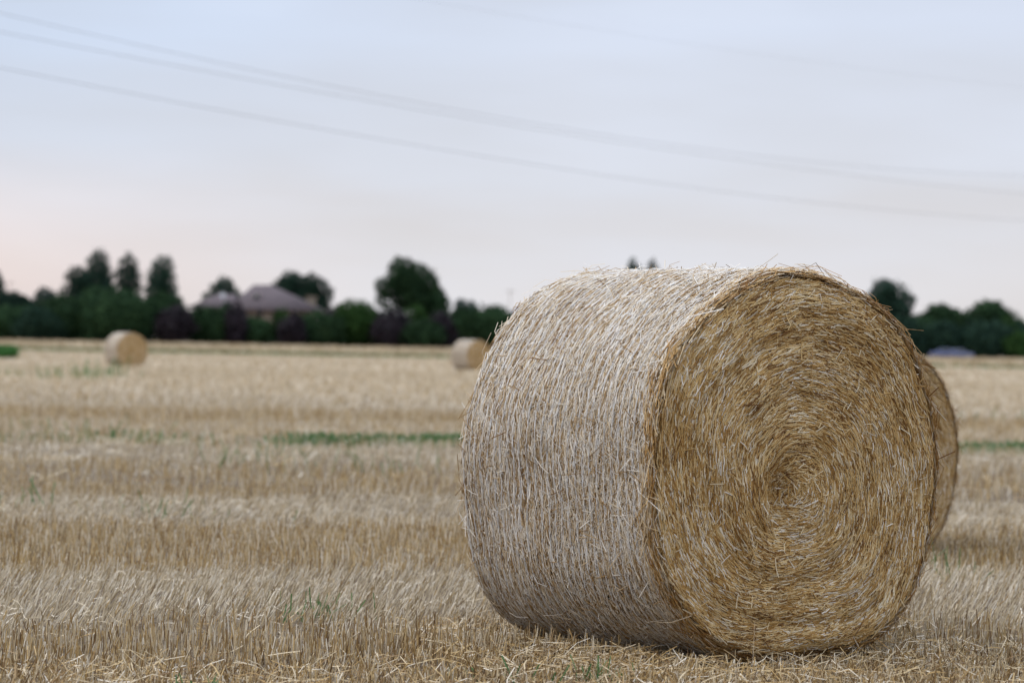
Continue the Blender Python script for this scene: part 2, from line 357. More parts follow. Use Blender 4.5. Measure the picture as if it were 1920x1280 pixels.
def build_bale():
    root = empty('straw_bale', (0, 0, 0))
    K = 180
    # ---- rolled side: packed core under a coat of chopped straw
    sb = Bag()
    ph = np.arange(K) * 2 * math.pi / K; yy = np.linspace(-BL / 2, BL / 2, 60)
    P, Yg = np.meshgrid(ph, yy); V = side_pt(P, Yg); Vc = V.copy()
    Vc[..., 0] *= .985; Vc[..., 2] = ZC + (Vc[..., 2] - ZC) * .985
    i = np.arange(59)[:, None] * K; j = np.arange(K)[None]; j2 = (j + 1) % K
    sb.add(Vc, np.stack([i + j, i + j2, i + K + j2, i + K + j], -1).reshape(-1, 4), 0)
    def on_side(n, y0, y1, spread, lmin, lmax, wmin, wmax, lift, bend, m, tilt=0.0):
        phi = rng.uniform(0, 2 * math.pi, n); y = rng.uniform(min(y0, y1), max(y0, y1), n)
        p = side_pt(phi, y); dp = side_pt(phi + .01, y) - p; T = unit(dp); A = np.tile([0, 1.0, 0], (n, 1))
        Nn = unit(np.cross(A, T)); c = np.stack([p[:, 0], np.zeros(n), p[:, 2] - ZC], -1)
        Nn = Nn * np.sign((Nn * c).sum(-1, keepdims=True))
        a = rng.normal(0, spread, n); D = T * np.cos(a)[:, None] + A * np.sin(a)[:, None]
        D = D + Nn * (rng.normal(0, 1, n) * tilt)[:, None]
        Ln = rng.uniform(lmin, lmax, n) * rng.uniform(.6, 1.3, n)
        lf = rng.uniform(-.006, lift, n) - Ln * Ln / (8 * BR) * np.cos(a) ** 2
        Vv, Ff = straws(p, D, Nn, Ln, rng.uniform(wmin, wmax, n), lf, Ln * Ln / (8 * BR) * np.cos(a) ** 2 + rng.normal(0, bend, n))
        sb.add(Vv, Ff, m)
    h = BL / 2
    on_side(115000, -h * .97, h * .97, .50, .015, .055, .0018, .0038, .006, .0012, 1)
    on_side(34000, -h * .95, h * .95, .22, .04, .11, .0022, .004, .008, .002, 1)
    on_side(2600, -h * .95, h * .95, 1.2, .03, .11, .002, .0036, .014, .004, 1, .10)
    on_side(900, -h * .97, h * .97, 1.2, .05, .14, .0025, .004, .02, .01, 1, .40)
    # long golden straw curling over the rims, left free of net
    on_side(1500, -h * .962, -h * .998, .16, .07, .22, .003, .0055, .008, .003, 2, .03)
    on_side(3200, -h * .90, -h * .998, .30, .05, .14, .0025, .0045, .009, .003, 1, .05)
    on_side(420, -h * .93, -h * .995, .5, .08, .20, .0028, .004, .02, .012, 2, .20)
    on_side(46, -h * .93, -h * .998, .7, .16, .30, .003, .004, .02, .015, 1, .40)
    on_side(1800, h * .95, h * .998, .25, .06, .16, .003, .0055, .008, .004, 1, .05)
    on_side(260, h * .93, h * .998, .6, .06, .16, .0028, .004, .02, .012, 1, .30)
    sb.build('rolled_side', [M['core'], M['side_straw'], M['rim_straw']], root)
    # ---- the two wound ends
    for s, dens in ((-1, 1.0), (1, .35)):
        fb = Bag()
        rr = np.linspace(0.0, 1.0, 48); P, Rg = np.meshgrid(ph, rr); V = face_pt(Rg, P, s); V[..., 1] -= s * .012
        i = np.arange(47)[:, None] * K
        q = np.stack([i + j, i + j2, i + K + j2, i + K + j], -1).reshape(-1, 4)
        fb.add(V, q if s > 0 else q[:, ::-1], 0)
        def on_face(n, spread, lmin, lmax, wmin, wmax, lift, tilt, m, rmax=1.0, p=.5):
            n = int(n * dens); r = rng.uniform(0, 1, n) ** p * rmax; phi = rng.uniform(0, 2 * math.pi, n)
            r = np.maximum(r, .012); c = face_pt(r, phi, s)
            T = unit(face_pt(r, phi + .02, s) - c); Q = unit(face_pt(np.minimum(r + .01, 1.02), phi, s) - c)
            Nn = np.cross(T, Q); Nn = unit(Nn * np.sign(Nn[:, 1:2] * s))
            a = rng.normal(-.10, spread, n) + np.where(r < .16, rng.normal(0, .5, n), 0)
            D = T * np.cos(a)[:, None] + Q * np.sin(a)[:, None] + Nn * (rng.normal(0, 1, n) * tilt)[:, None]
            Ln = rng.uniform(lmin, lmax, n) * rng.uniform(.6, 1.25, n); Ln = np.minimum(Ln, .05 + r * .35)
            lf = rng.uniform(-.010, lift, n)
            Vv, Ff = straws(c, D, Nn, Ln, rng.uniform(wmin, wmax, n), lf, rng.normal(0, .003, n))
            fb.add(Vv, Ff, m)
        on_face(88000, .14, .03, .11, .0022, .0045, .012, .035, 1)
        on_face(14000, .33, .02, .06, .0022, .0045, .014, .06, 1)
        on_face(1700, 1.0, .025, .075, .0028, .005, .018, .16, 1)
        on_face(500, 1.2, .03, .085, .0028, .0042, .022, .45, 1)
        on_face(2500, .5, .03, .09, .003, .005, .012, .10, 1, .2)
        fb.build('wound_end', [M['core'], M['face_straw']], root)
    # ---- white net: chain-stitched strands round the roll with zigzag threads between
    nb = Bag(); pk = np.linspace(0, 2 * math.pi, 241)
    ysn = np.linspace(-h * .905, h * .945, 27)
    for kk, y0 in enumerate(ysn):
        base = y0 + .004 * np.sin(pk * 3 + kk) + np.interp(pk, pk[::12], rng.normal(0, .0026, len(pk[::12])))
        for ff in range(5):                           # a chain stitch: a loose bundle of thin filaments
            yv = base + np.interp(pk, pk[::4], rng.normal(0, .0022, len(pk[::4]))) + (ff - 2) * .0013
            p = side_pt(pk, yv); c = np.stack([p[:, 0], 0 * pk, p[:, 2] - ZC], -1); Nn = unit(c)
            p = p + Nn * (.0058 + .004 * np.sin(pk * 17 + kk * 1.7 + ff) + rng.normal(0, .0025, len(pk)))[:, None]
            wd = rng.uniform(.0007, .0013, len(pk)); A = np.array([0, 1.0, 0])
            V = np.stack([p - A * wd[:, None], p + Nn * .0008, p + A * wd[:, None]], 1).reshape(-1, 3)
            q = np.arange(240)[:, None] * 3
            nb.add(V, np.concatenate([np.stack([q + 0, q + 1, q + 4, q + 3], -1), np.stack([q + 1, q + 2, q + 5, q + 4], -1)]).reshape(-1, 4))
    nzz = 300
    for y0, y1 in zip(ysn[:-1], ysn[1:]):
        pz = np.linspace(0, 2 * math.pi, nzz + 1)[:-1] + rng.uniform(0, .02)
        ya = np.where(np.arange(nzz) % 2 == 0, y0, y1); yb = np.where(np.arange(nzz) % 2 == 0, y1, y0)
        pa, pb = side_pt(pz, ya), side_pt(pz + 2 * math.pi / nzz, yb)
        c = (pa + pb) / 2; Nn = unit(np.stack([c[:, 0], 0 * pz, c[:, 2] - ZC], -1)); d = pb - pa
        V, F = straws(c, d, Nn, np.linalg.norm(d, axis=1), rng.uniform(.0008, .0016, nzz), rng.uniform(-.001, .009, nzz))
        nb.add(V, F)
    nb.build('net_wrap', M['net'], root)
    return root

def copy_thing(r, loc, rz, scale=(1, 1, 1)):
    c = r.copy(); COL.objects.link(c); c.location = loc; c.rotation_euler = (0, 0, rz); c.scale = scale
    for ch in list(r.children):
        d = ch.copy(); COL.objects.link(d); d.parent = c
    return c

G = 'round straw bales left on the stubble field'
bale = build_bale(); bale.scale = (1.015, 1.02, 1.034); bale.location = (.80, 10.19, -.052); bale.rotation_euler = (0, 0, R_(34.5))
tag(bale, 'large round straw bale in sharp focus in the foreground, golden wound end turned right', 'straw bale', G)
for (px, py, d, rz, s, lab) in (
        (1539, 0, 15.2, 36, .89, 'blurred round straw bale half hidden behind the right edge of the big foreground bale'),
        (237, 0, 120, 35, 1.1, 'small distant round straw bale alone on the left of the field below the poplars'),
        (884, 0, 132, 40, 1.1, 'small distant round straw bale half hidden by the left edge of the big foreground bale')):
    p = at(px, 640, d)
    tag(copy_thing(bale, (p.x, d, float(gz(p.x, d)) + (.045 if d < 50 else -.01)), R_(rz), (s, s, s)), lab, 'straw bale', G)

# ------------------------------------------------------------------ stubble
def scatter(n, y0, y1, kx=.33, pad=.6):
    """uniform over the wedge the camera could see, with margin each side"""
    y = np.sqrt(rng.uniform(y0 * y0, y1 * y1, n)); x = rng.uniform(-1, 1, n) * (kx * y + pad); return x, y
bvx, bvy = bale.location.x, bale.location.y
ca, sa = math.cos(-R_(34.5)), math.sin(-R_(34.5))
def clear_bale(x, y, loc=(bvx, bvy), rz=R_(34.5), rx=.40, ry=.72):
    dx, dy = x - loc[0], y - loc[1]; c, s = math.cos(-rz), math.sin(-rz)
    lx, ly = c * dx - s * dy, s * dx + c * dy
    return (np.abs(lx) > rx) | (np.abs(ly) > ry)
fb = Bag()
def stubble(n, y0, y1, wmul, hmul=1.0, kx=.33):
    x, y = scatter(n, y0, y1, kx); k = clear_bale(x, y); x, y = x[k], y[k]
    v = vcoord(x, y) + .12 * np.sin(2.2 * x + 1) + .08 * np.sin(5.3 * x) + rng.normal(0, .12, len(x)) * np.clip(y / 12, 1, 4)
    edges = np.array([b[0] for b in BANDS] + [1e9]); bi = np.clip(np.searchsorted(edges, v) - 1, 0, len(BANDS) - 1)
    H = np.array([b[2] for b in BANDS])[bi] * rng.uniform(.45, .98, len(x)) * hmul
    lean = np.array([b[3] for b in BANDS])[bi]; jit = np.array([b[4] for b in BANDS])[bi]
    D = np.stack([lean[:, 0] + rng.normal(0, 1, len(x)) * jit, lean[:, 1] + rng.normal(0, 1, len(x)) * jit, np.ones(len(x))], -1)
    pr = np.array([b[5] for b in BANDS])[bi]; u = rng.uniform(0, 1, len(x))
    mi = np.where(u < pr[:, 0], 0, np.where(u < pr[:, 0] + pr[:, 1], 1, 2))
    V, F = stalks(np.stack([x, y, gz(x, y) - .01], -1), D, H, rng.uniform(.0034, .0058, len(x)) * wmul)
    fb.add(V, F, np.repeat(mi, 3))
    return
def lying(n, y0, y1, lmin, lmax, wm=1.0, hz=.10, tilt=.25, kx=.33, vmax=None):
    x, y = scatter(n, y0, y1, kx); k = clear_bale(x, y); x, y = x[k], y[k]
    v = vcoord(x, y); edges = np.array([b[0] for b in BANDS] + [1e9]); bi = np.clip(np.searchsorted(edges, v) - 1, 0, len(BANDS) - 1)
    pr = np.array([b[6] for b in BANDS])[bi]; k = rng.uniform(0, 1, len(x)) < pr; x, y, bi = x[k], y[k], bi[k]; m = len(x)
    a = rng.uniform(0, 6.283, m); D = np.stack([np.cos(a), np.sin(a), rng.normal(0, tilt, m)], -1)
    pp = np.array([b[5] for b in BANDS])[bi]; u = rng.uniform(0, 1, m)
    mi = np.where(u < pp[:, 0], 0, np.where(u < pp[:, 0] + pp[:, 1], 1, 2))
    Ln = rng.uniform(lmin, lmax, m)
    V, F = straws(np.stack([x, y, gz(x, y) + rng.uniform(0, hz, m)], -1), D, np.tile([0, 0, 1.0], (m, 1)), Ln, rng.uniform(.003, .006, m) * wm, 0, rng.normal(0, .08, m) * Ln)
    fb.add(V, F, np.repeat(mi, 4))
stubble(52000, 6.0, 16, 1.1)
stubble(30000, 15, 20.5, 1.15)
stubble(60000, 20, 46, 1.7)
stubble(50000, 46, 115, 4.5, 1.0, .28)
stubble(30000, 115, 232, 10, 1.0, .26)
stubble(19000, 6.0, 10.2, 1.15, 1.15)
lying(13000, 6.0, 11.0, .04, .15, 1.0, .07, .40)
lying(35000, 10.5, 20.5, .04, .13, 1.0, .06)
lying(30000, 20, 45, .10, .35, 2.0, .10)
# chaff and straw dropped round the foot of the bale
n = 2600
a = rng.uniform(0, 6.283, n); rr = rng.uniform(.55, 1.25, n)
x = bvx + np.cos(a) * rr * .95; y = bvy + np.sin(a) * rr; k = clear_bale(x, y, rx=.45, ry=.74); x, y = x[k], y[k]; n = len(x)
a = rng.uniform(0, 6.283, n); D = np.stack([np.cos(a), np.sin(a), rng.normal(0, .35, n)], -1)
V, F = straws(np.stack([x, y, gz(x, y) + rng.uniform(0, .06, n)], -1), D, np.tile([0, 0, 1.0], (n, 1)), rng.uniform(.05, .2, n), rng.uniform(.003, .0055, n), 0, rng.normal(0, .008, n))
fb.add(V, F, np.repeat(rng.choice([0, 1, 1, 2], n), 4))
tag(fb.build('stubble', [M['pale'], M['gold'], M['brown']]), 'cut straw stubble and loose straw covering the harvested field', 'stubble', kind='stuff')

# ------------------------------------------------------------------ weeds
wb = Bag()
def blades(x, y, z, Hm, W, spread=.35, hj=(.5, 1.3), bag=None):
    n = len(x); D = np.stack([rng.normal(0, spread, n), rng.normal(0, spread, n), np.ones(n)], -1)
    a = rng.uniform(0, 6.283, n); Nn = np.stack([np.cos(a), np.sin(a), np.zeros(n)], -1)
    Ln = Hm * rng.uniform(*hj, n); D = unit(D)
    V, F = straws(np.stack([x, y, z], -1) + D * (Ln / 2)[:, None], D, Nn, Ln, W * rng.uniform(.6, 1.3, n), 0, rng.normal(0, .12, n) * Ln, .15)
    (bag or wb).add(V, F)
# green strip in the furrow, thick towards the middle and patchy on the left
n = 9500; x = rng.uniform(-11, 13, n); v = rng.normal(30.4, .24, n); y = v + SLOPE * (x + 1.7)
p = np.clip(smooth(-3.3, -2.3, x) * .8 + .12 + .14 * np.sin(x * 1.7 + 1) * np.sin(x * .53), .02, 1)
k = rng.uniform(0, 1, n) < p; x, y = x[k], y[k]
blades(x, y, gz(x, y), .15, .018)
# small tufts scattered in the nearer passes
for (px, py, d, nn, r, hh) in ((385, 0, 8.6, 26, .07, .10), (1125, 0, 9.0, 26, .12, .10), (930, 0, 9.15, 8, .12, .10), (640, 0, 11.2, 16, .12, .12),
                               (590, 0, 10.9, 18, .14, .12), (40, 0, 18, 16, .4, .22), (370, 0, 17, 12, .4, .16), (270, 0, 17.6, 14, .5, .14),
                               (1690, 0, 15.5, 14, .35, .2), (1800, 0, 13.3, 9, .10, .16), (1790, 0, 13.9, 8, .12, .18), (60, 0, 32, 24, 1.4, .25),
                               (160, 0, 32, 10, .8, .25), (560, 0, 27, 14, .5, .28), (440, 0, 25, 14, .6, .26), (600, 0, 24.2, 22, .8, .26), (760, 0, 24, 12, .7, .26),
                               (130, 0, 76, 30, 1.6, .4), (175, 0, 82, 40, 1.3, .6), (20, 0, 80, 20, 1.6, .4), (1780, 0, 47, 14, 1.2, .25), (1900, 0, 47, 10, 1.2, .25)):
    c = at(px, 640, d); xx = c.x + rng.normal(0, r * .6, nn); yv = d + rng.normal(0, r * .6, nn)
    blades(xx, yv, gz(xx, yv), hh, .006 * max(1, d / 14), .4)
tag(wb.build('weeds', M['weed']), 'green weeds sprouting in a strip and in tufts among the stubble', 'weeds', kind='stuff')
# few taller dry stems left standing
tb = Bag()
n = 260; x, y = scatter(n, 8.6, 34); k = clear_bale(x, y, rx=.9, ry=.9); x, y = x[k], y[k]
blades(x, y, gz(x, y), .36, .0045, .35, (.6, 1.2), tb)
tag(tb.build('dry_stems', M['pale']), 'tall dry stems left standing above the cut stubble', 'dry stems', kind='stuff')
# green verge and dry bank at the far edge of the field
vb = Bag(); n = 9000; x = rng.uniform(-110, 110, n); y = rng.uniform(232, 262, n)
k = rng.uniform(0, 1, n) < np.clip(.95 - (x + 40) / 90, .25, 1); x, y = x[k], y[k]
blades(x, y, gz(x, y), .30, .35, .5, (.5, 1.2), vb)
tag(vb.build('green_verge', M['verge']), 'low green grass strip along the far edge of the field', 'grass', kind='stuff')
vb = Bag(); n = 16000; x = rng.uniform(-130, 130, n); y = rng.uniform(264, 352, n)
blades(x, y, gz(x, y), .30, .35, .4, (.4, 1.3), vb)
tag(vb.build('dry_grass', M['dry']), 'dry tan grass on the low bank in front of the trees', 'grass', kind='stuff')

# ------------------------------------------------------------------ trees
def crown_mesh(lobes, dens, leaf, parent, mat):
    """lobes: (cx, cy, cz, rx, ry, rz). leaf-sized faces through the volume, thicker near each lobe's skin"""
    Vs = []
    for (cx, cy, cz, rx, ry, rz) in lobes:
        n = int(dens * (rx * ry + rx * rz + ry * rz) / 3 / leaf ** 2)
        d = unit(rng.normal(0, 1, (n, 3)))
        a = rng.uniform(0, 6.283, 6)
        wob = 1 + .10 * np.sin(3 * d[:, 0] + 4 * d[:, 2] + a[0]) + .09 * np.sin(6 * d[:, 1] - 5 * d[:, 2] + a[1]) + .06 * np.sin(9 * d[:, 0] + 8 * d[:, 1] + a[2])
        r = rng.uniform(.35, 1, n) ** .45 * wob + rng.normal(0, .03, n)
        c = np.array([cx, cy, cz]) + d * r[:, None] * np.array([rx, ry, rz])
        q = unit(d + rng.normal(0, .7, (n, 3))); u = unit(np.cross(q, rng.normal(0, 1, (n, 3)))); vv = np.cross(q, u)
        s = leaf * rng.uniform(.5, 1.1, n)[:, None]
        Vs.append(np.stack([c - u * s * .7, c + vv * s * .35 + q * s * .1, c + u * s * .7, c - vv * s * .35 + q * s * .1], 1))
    V = np.concatenate(Vs); n = len(V)
    return mesh('crown', V.reshape(-1, 3), np.arange(4 * n).reshape(n, 4), mat, parent)

def trunk_mesh(H, rad, parent, lobes):
    b = Bag()
    zt = np.linspace(0, 1, 7); wob = rng.normal(0, .02 * H, (7, 2)); wob[0] = 0
    P = np.stack([wob[:, 0] * zt, wob[:, 1] * zt, H * zt], -1); b.tube(P, rad * (1 - .8 * zt) * (1 + .5 * np.exp(-zt * 14)))
    for (cx, cy, cz, rx, ry, rz) in lobes[:5]:
        s = P[rng.integers(2, 5)]; e_ = np.array([cx, cy, cz + .2 * rz]); t = np.linspace(0, 1, 5)[:, None]
        b.tube(s * (1 - t) + e_ * t + np.array([0, 0, .08 * H]) * np.sin(t * math.pi) * .4, rad * .45 * (1 - .8 * t[:, 0]), 5)
    return b.build('trunk', M['bark'], parent, True)

PXM = lambda d: d / FPX
def tree(kind, px, top, wpx, d, mat, label, cat, group, shape='round', z0=.0, leaf=.6, dens=38):
    """px/top/wpx: where the crown stands in the photo; turned into metres at distance d"""
    c = at(px, 640, d); g = float(gz(c.x, d)); H = at(px, top, d).z - g; W = wpx * PXM(d)
    root = empty(kind, (c.x, d, g))
    lobes = []
    if shape == 'poplar':
        nl = 6
        for q in range(nl):
            f = q / (nl - 1); z = H * (.18 + .67 * f); prof = [.58, .62, .62, .62, .58, .42][q]
            lobes.append((rng.normal(0, .03) * W, rng.normal(0, .03) * W, z, W * prof, W * prof, H * .15))
    elif shape == 'round':
        cz = H * .60; R1 = W / 2; Rz = H * .38
        lobes.append((0, 0, cz, R1 * .42, R1 * .42, Rz * .55))
        for q in range(9):
            a = q * 2.399 + rng.uniform(0, .5); el = -.55 + 1.5 * (q / 8)
            s = rng.uniform(.32, .50)
            lobes.append((R1 * (1 - s) * math.cos(a) * math.cos(el) , R1 * (1 - s) * math.sin(a) * math.cos(el), cz + Rz * (1 - s) * math.sin(el), R1 * s, R1 * s, Rz * s * 1.0))
        lobes.append((rng.normal(0, .15) * R1, 0, H - Rz * .36, R1 * .42, R1 * .42, Rz * .36))
    else:                                             # bush: foliage down to the ground
        R1 = W / 2
        lobes.append((0, 0, H * .45, R1 * 1.05, R1 * .9, H * .50))
        for q in range(7):
            a = q * 2.399; s = rng.uniform(.40, .56); zc = rng.uniform(.25, .62) * H
            lobes.append((R1 * (1 - s) * math.cos(a), R1 * (1 - s) * math.sin(a), zc, R1 * s, R1 * s, H * s * .7))
        s = rng.uniform(.35, .5); lobes.append((rng.normal(0, .25) * R1, 0, H * .72, R1 * s, R1 * s, H * .28))
    trunk_mesh(H * (.85 if shape == 'poplar' else .62), max(.08, W * (.05 if shape == 'poplar' else .03)), root, lobes)
    crown_mesh(lobes, dens, leaf, root, mat)
    return tag(root, label, cat, group)

TG = 'trees along the far edge of the field'; BG = 'shrubs of the far hedge'
g_, dk, lt, bl, pu = M['leaf'], M['leaf_dark'], M['leaf_light'], M['leaf_hazed'], M['leaf_purple']
T = [
 # tall trees behind the hedge
 ('broadleaf_tree', -18, 500, 56, 402, dk, 'dark tree cut off by the left edge of the photo, only a sliver showing', 'tree', 'round'),
 ('broadleaf_tree', 18, 545, 120, 396, dk, 'low spreading dark tree at the far left end of the hedge', 'tree', 'round'),
 ('broadleaf_tree', 84, 538, 70, 430, bl, 'hazy grey-green tree between the far left tree and the tall dark clump', 'tree', 'round'),
 ('broadleaf_tree', 162, 500, 112, 410, dk, 'broad dark tree below the leftmost and tallest poplar spire', 'tree', 'round'),
 ('poplar_tree', 182, 468, 50, 416, dk, 'tallest poplar, its spire rising out of a broad dark tree', 'tree', 'poplar'),
 ('poplar_tree', 235, 475, 45, 412, dk, 'middle one of the three dark poplars, slim and egg shaped', 'tree', 'poplar'),
 ('poplar_tree', 301, 479, 52, 408, dk, 'rightmost of the three dark poplars, standing alone with sky on both sides', 'tree', 'poplar'),
 ('broadleaf_tree', 414, 517, 80, 455, dk, 'small round dark tree behind the left wing of the house', 'tree', 'round'),
 ('broadleaf_tree', 546, 506, 108, 450, dk, 'wide dark tree rising behind the ridge of the house', 'tree', 'round'),
 ('broadleaf_tree', 590, 511, 74, 446, dk, 'narrower dark tree behind the right end of the house roof', 'tree', 'round'),
 ('broadleaf_tree', 766, 481, 138, 398, g_, 'large solitary green tree with a big round crown and small gaps of sky', 'tree', 'round'),
 ('broadleaf_tree', 812, 530, 70, 396, g_, 'lower tree merging with the right flank of the large round tree', 'tree', 'round'),
 ('broadleaf_tree', 872, 558, 60, 470, bl, 'hazy pale bluish tree farther off, right of the large round tree', 'tree', 'round'),
 ('broadleaf_tree', 1184, 484, 60, 440, dk, 'left one of two treetops peeking over the top of the big bale', 'tree', 'round'),
 ('broadleaf_tree', 1219, 485, 52, 446, dk, 'right one of two treetops peeking over the top of the big bale', 'tree', 'round'),
 ('broadleaf_tree', 1660, 520, 120, 400, dk, 'tallest tree right of the big bale, dark with a bumpy top', 'tree', 'round'),
 ('broadleaf_tree', 1762, 568, 130, 402, g_, 'green tree above the parked cars on the right', 'tree', 'round'),
 ('broadleaf_tree', 1850, 561, 122, 398, g_, 'dense green tree on the right with a loose gappy top', 'tree', 'round'),
 ('broadleaf_tree', 1900, 590, 60, 394, lt, 'low light green tree at the right edge of the photo', 'tree', 'bush'),
 # hedge
 ('hedge_shrub', 20, 572, 130, 376, g_, 'wide green shrub at the left end of the hedge', 'shrub', 'bush'),
 ('hedge_shrub', 128, 552, 130, 374, g_, 'rounded green shrub below the leftmost poplar', 'shrub', 'bush'),
 ('hedge_shrub', 215, 538, 150, 372, g_, 'broad tall green shrub below the middle poplar, behind the distant bale', 'shrub', 'bush'),
 ('hedge_shrub', 300, 545, 110, 376, g_, 'green shrub flaring out at the foot of the rightmost poplar', 'shrub', 'bush'),
 ('purple_shrub', 327, 572, 72, 368, pu, 'dark purple shrub right of the three poplars', 'shrub', 'bush'),
 ('hedge_shrub', 375, 574, 60, 376, g_, 'small green shrub between a purple shrub and the house', 'shrub', 'bush'),
 ('hedge_shrub', 408, 566, 80, 370, g_, 'rounded green shrub in front of the left wing of the house', 'shrub', 'bush'),
 ('purple_shrub', 441, 563, 44, 368, pu, 'narrow purple shrub at the left corner of the house', 'shrub', 'bush'),
 ('hedge_shrub', 480, 592, 66, 370, g_, 'low green shrub in front of the house walls', 'shrub', 'bush'),
 ('hedge_shrub', 524, 576, 30, 371, lt, 'slim light green shrub in front of the house', 'shrub', 'bush'),
 ('purple_shrub', 546, 585, 56, 368, pu, 'purple shrub in front of the right half of the house', 'shrub', 'bush'),
 ('hedge_shrub', 588, 580, 66, 372, g_, 'green shrub at the right end of the house roof', 'shrub', 'bush'),
 ('purple_shrub', 632, 570, 66, 374, pu, 'purple shrub with a domed top just right of the house', 'shrub', 'bush'),
 ('hedge_shrub', 620, 590, 60, 366, g_, 'low green shrub in front of the domed purple one', 'shrub', 'bush'),
 ('hedge_shrub', 668, 563, 92, 370, lt, 'green shrub in the low dip left of the large round tree', 'shrub', 'bush'),
 ('purple_shrub', 738, 580, 84, 366, pu, 'widest purple shrub, under the left side of the large round tree', 'shrub', 'bush'),
 ('hedge_shrub', 775, 568, 56, 372, lt, 'light green shrub under the middle of the large round tree, between two purple ones', 'shrub', 'bush'),
 ('purple_shrub', 826, 582, 56, 366, pu, 'purple shrub under the right side of the large round tree', 'shrub', 'bush'),
 ('hedge_shrub', 76, 574, 100, 370, dk, 'dark green shrub between the wide left shrub and the rounded one under the poplar', 'shrub', 'bush'),
 ('hedge_shrub', 702, 580, 70, 377, dk, 'dark green shrub filling the dip just left of the widest purple shrub', 'shrub', 'bush'),
 ('hedge_shrub', 440, 590, 110, 377, dk, 'dark low shrub behind the narrow purple shrub at the house corner', 'shrub', 'bush'),
 ('hedge_shrub', 795, 598, 80, 363, g_, 'low green shrub filling the gap below the large round tree', 'shrub', 'bush'),
 ('hedge_shrub', 868, 574, 84, 370, g_, 'green shrub in front of the pale bluish tree', 'shrub', 'bush'),
 ('hedge_shrub', 920, 570, 112, 372, g_, 'green shrub above the distant bale, touching the big bale', 'shrub', 'bush'),
 ('hedge_shrub', 1690, 590, 100, 376, dk, 'dark shrub at the foot of the tallest tree on the right', 'shrub', 'bush'),
 ('hedge_shrub', 1728, 588, 90, 384, g_, 'green shrub between the tallest right-hand tree and the one above the cars', 'shrub', 'bush'),
 ('hedge_shrub', 1770, 600, 100, 378, dk, 'dark shrub standing behind the parked cars', 'shrub', 'bush'),
 ('hedge_shrub', 1848, 600, 96, 376, dk, 'dark shrub right of the parked cars', 'shrub', 'bush'),
 ('hedge_shrub', 1905, 622, 60, 374, lt, 'bright green shrub at the right end of the hedge', 'shrub', 'bush'),
]
for kind, px, top, wpx, d, mat, lab, cat, shp in T:
    tree(kind, px, top, wpx, d, mat, lab, cat, TG if cat == 'tree' else BG, shp)
# one unbroken growth of hedge behind the single shrubs, running on behind the big bale
hedge_lobes = []
for px in np.arange(-160, 2080, 30):
    d = 388 + rng.uniform(-3, 3); c = at(px, 640, d); g = float(gz(c.x, d))
    hh = rng.uniform(2.6, 3.4) if 350 < px < 620 else rng.uniform(3.6, 5.4) if px < 1560 else rng.uniform(4.6, 6.6)
    hedge_lobes.append((c.x, d, g + hh * .45, rng.uniform(1.8, 2.6), 1.6, hh * .55))
hedge = crown_mesh(hedge_lobes, 24, .7, None, M['leaf_dark']); hedge.name = 'hedge'
tag(hedge, 'continuous dark green hedge growth running along the far edge of the field behind the single shrubs', 'hedge', kind='stuff')
tree('green_bush', 6, 644, 62, 150, M['leaf_bush'], 'low bright green bush out in the field at the left edge', 'bush', None, 'bush', leaf=.12)

# ------------------------------------------------------------------ house
def hip_roof(bag, x0, x1, y0, y1, ze, zr, r0, r1, t=.25):
    """hip roof with its ridge from r0 to r1, over eaves of thickness t"""
    ym = (y0 + y1) / 2
    V = [(x0, y0, ze), (x1, y0, ze), (x1, y1, ze), (x0, y1, ze), (r0, ym, zr), (r1, ym, zr)]
    V += [(x0, y0, ze - t), (x1, y0, ze - t), (x1, y1, ze - t), (x0, y1, ze - t)]
    bag.add(V, [(0, 1, 5, 4), (2, 3, 4, 5), (6, 7, 1, 0), (7, 8, 2, 1), (8, 9, 3, 2), (9, 6, 0, 3), (9, 8, 7, 6)])
    bag.add([V[0], V[4], V[3], ((V[0][0] + V[3][0]) / 2, ym, ze), V[1], V[2], V[5], ((V[1][0] + V[2][0]) / 2, ym, ze)], [(0, 1, 2, 3), (4, 7, 5, 6)])
HD = 415.0
hc = at(505, 640, HD); hg = float(gz(hc.x, HD))
def hx(px): return at(px, 640, HD).x - hc.x
def hz(px, py): return at(px, py, HD).z - hg
house = empty('house', (hc.x, HD, hg))
tag(house, 'house with a wide brownish purple hip roof and beige walls behind the hedge', 'house')
b = Bag(); ze = hz(515, 580)
b.box(hx(446), hx(588), -5, 5, 0, ze - .25); b.box(hx(376), hx(446) - .003, -3.5, 4, 0, hz(410, 577) - .25)
b.build('wall', M['wall'], house)
b = Bag(); hip_roof(b, hx(432), hx(606), -6.2, 6.2, ze, hz(490, 534), hx(474), hx(508)); b.build('roof', M['roof'], house)
rf = house.children[-1]
b = Bag(); cx_ = hx(584); b.box(cx_ - .75, cx_ + .75, -2.6, -1.4, ze, hz(584, 559)); b.box(cx_ - .95, cx_ + .95, -2.8, -1.2, hz(584, 559), hz(584, 556)); b.build('chimney', M['chimney'], rf)
def roof_window(px, py, w, h):
    x = hx(px); z = hz(px, py); ym = -6.2 + 6.2 * (z - ze) / (hz(490, 534) - ze)
    f = Bag(); f.box(x - w / 2, x + w / 2, ym - .55, ym + .6, z - h / 2, z + h / 2); o = f.build('roof_window', M['frame'], rf)
    return o
roof_window(483, 558, 1.1, 1.3)
b = Bag(); z = hz(483, 558); ym = -6.2 + 6.2 * (z - ze) / (hz(490, 534) - ze); b.box(hx(483) - .45, hx(483) + .45, ym - .575, ym - .555, z - .55, z + .55); b.build('pane', M['glass'], rf)
b = Bag(); hip_roof(b, hx(358), hx(450), -4.6, 5, hz(405, 577), hz(425, 551), hx(405), hx(440)); b.build('wing_roof', M['roof'], house)
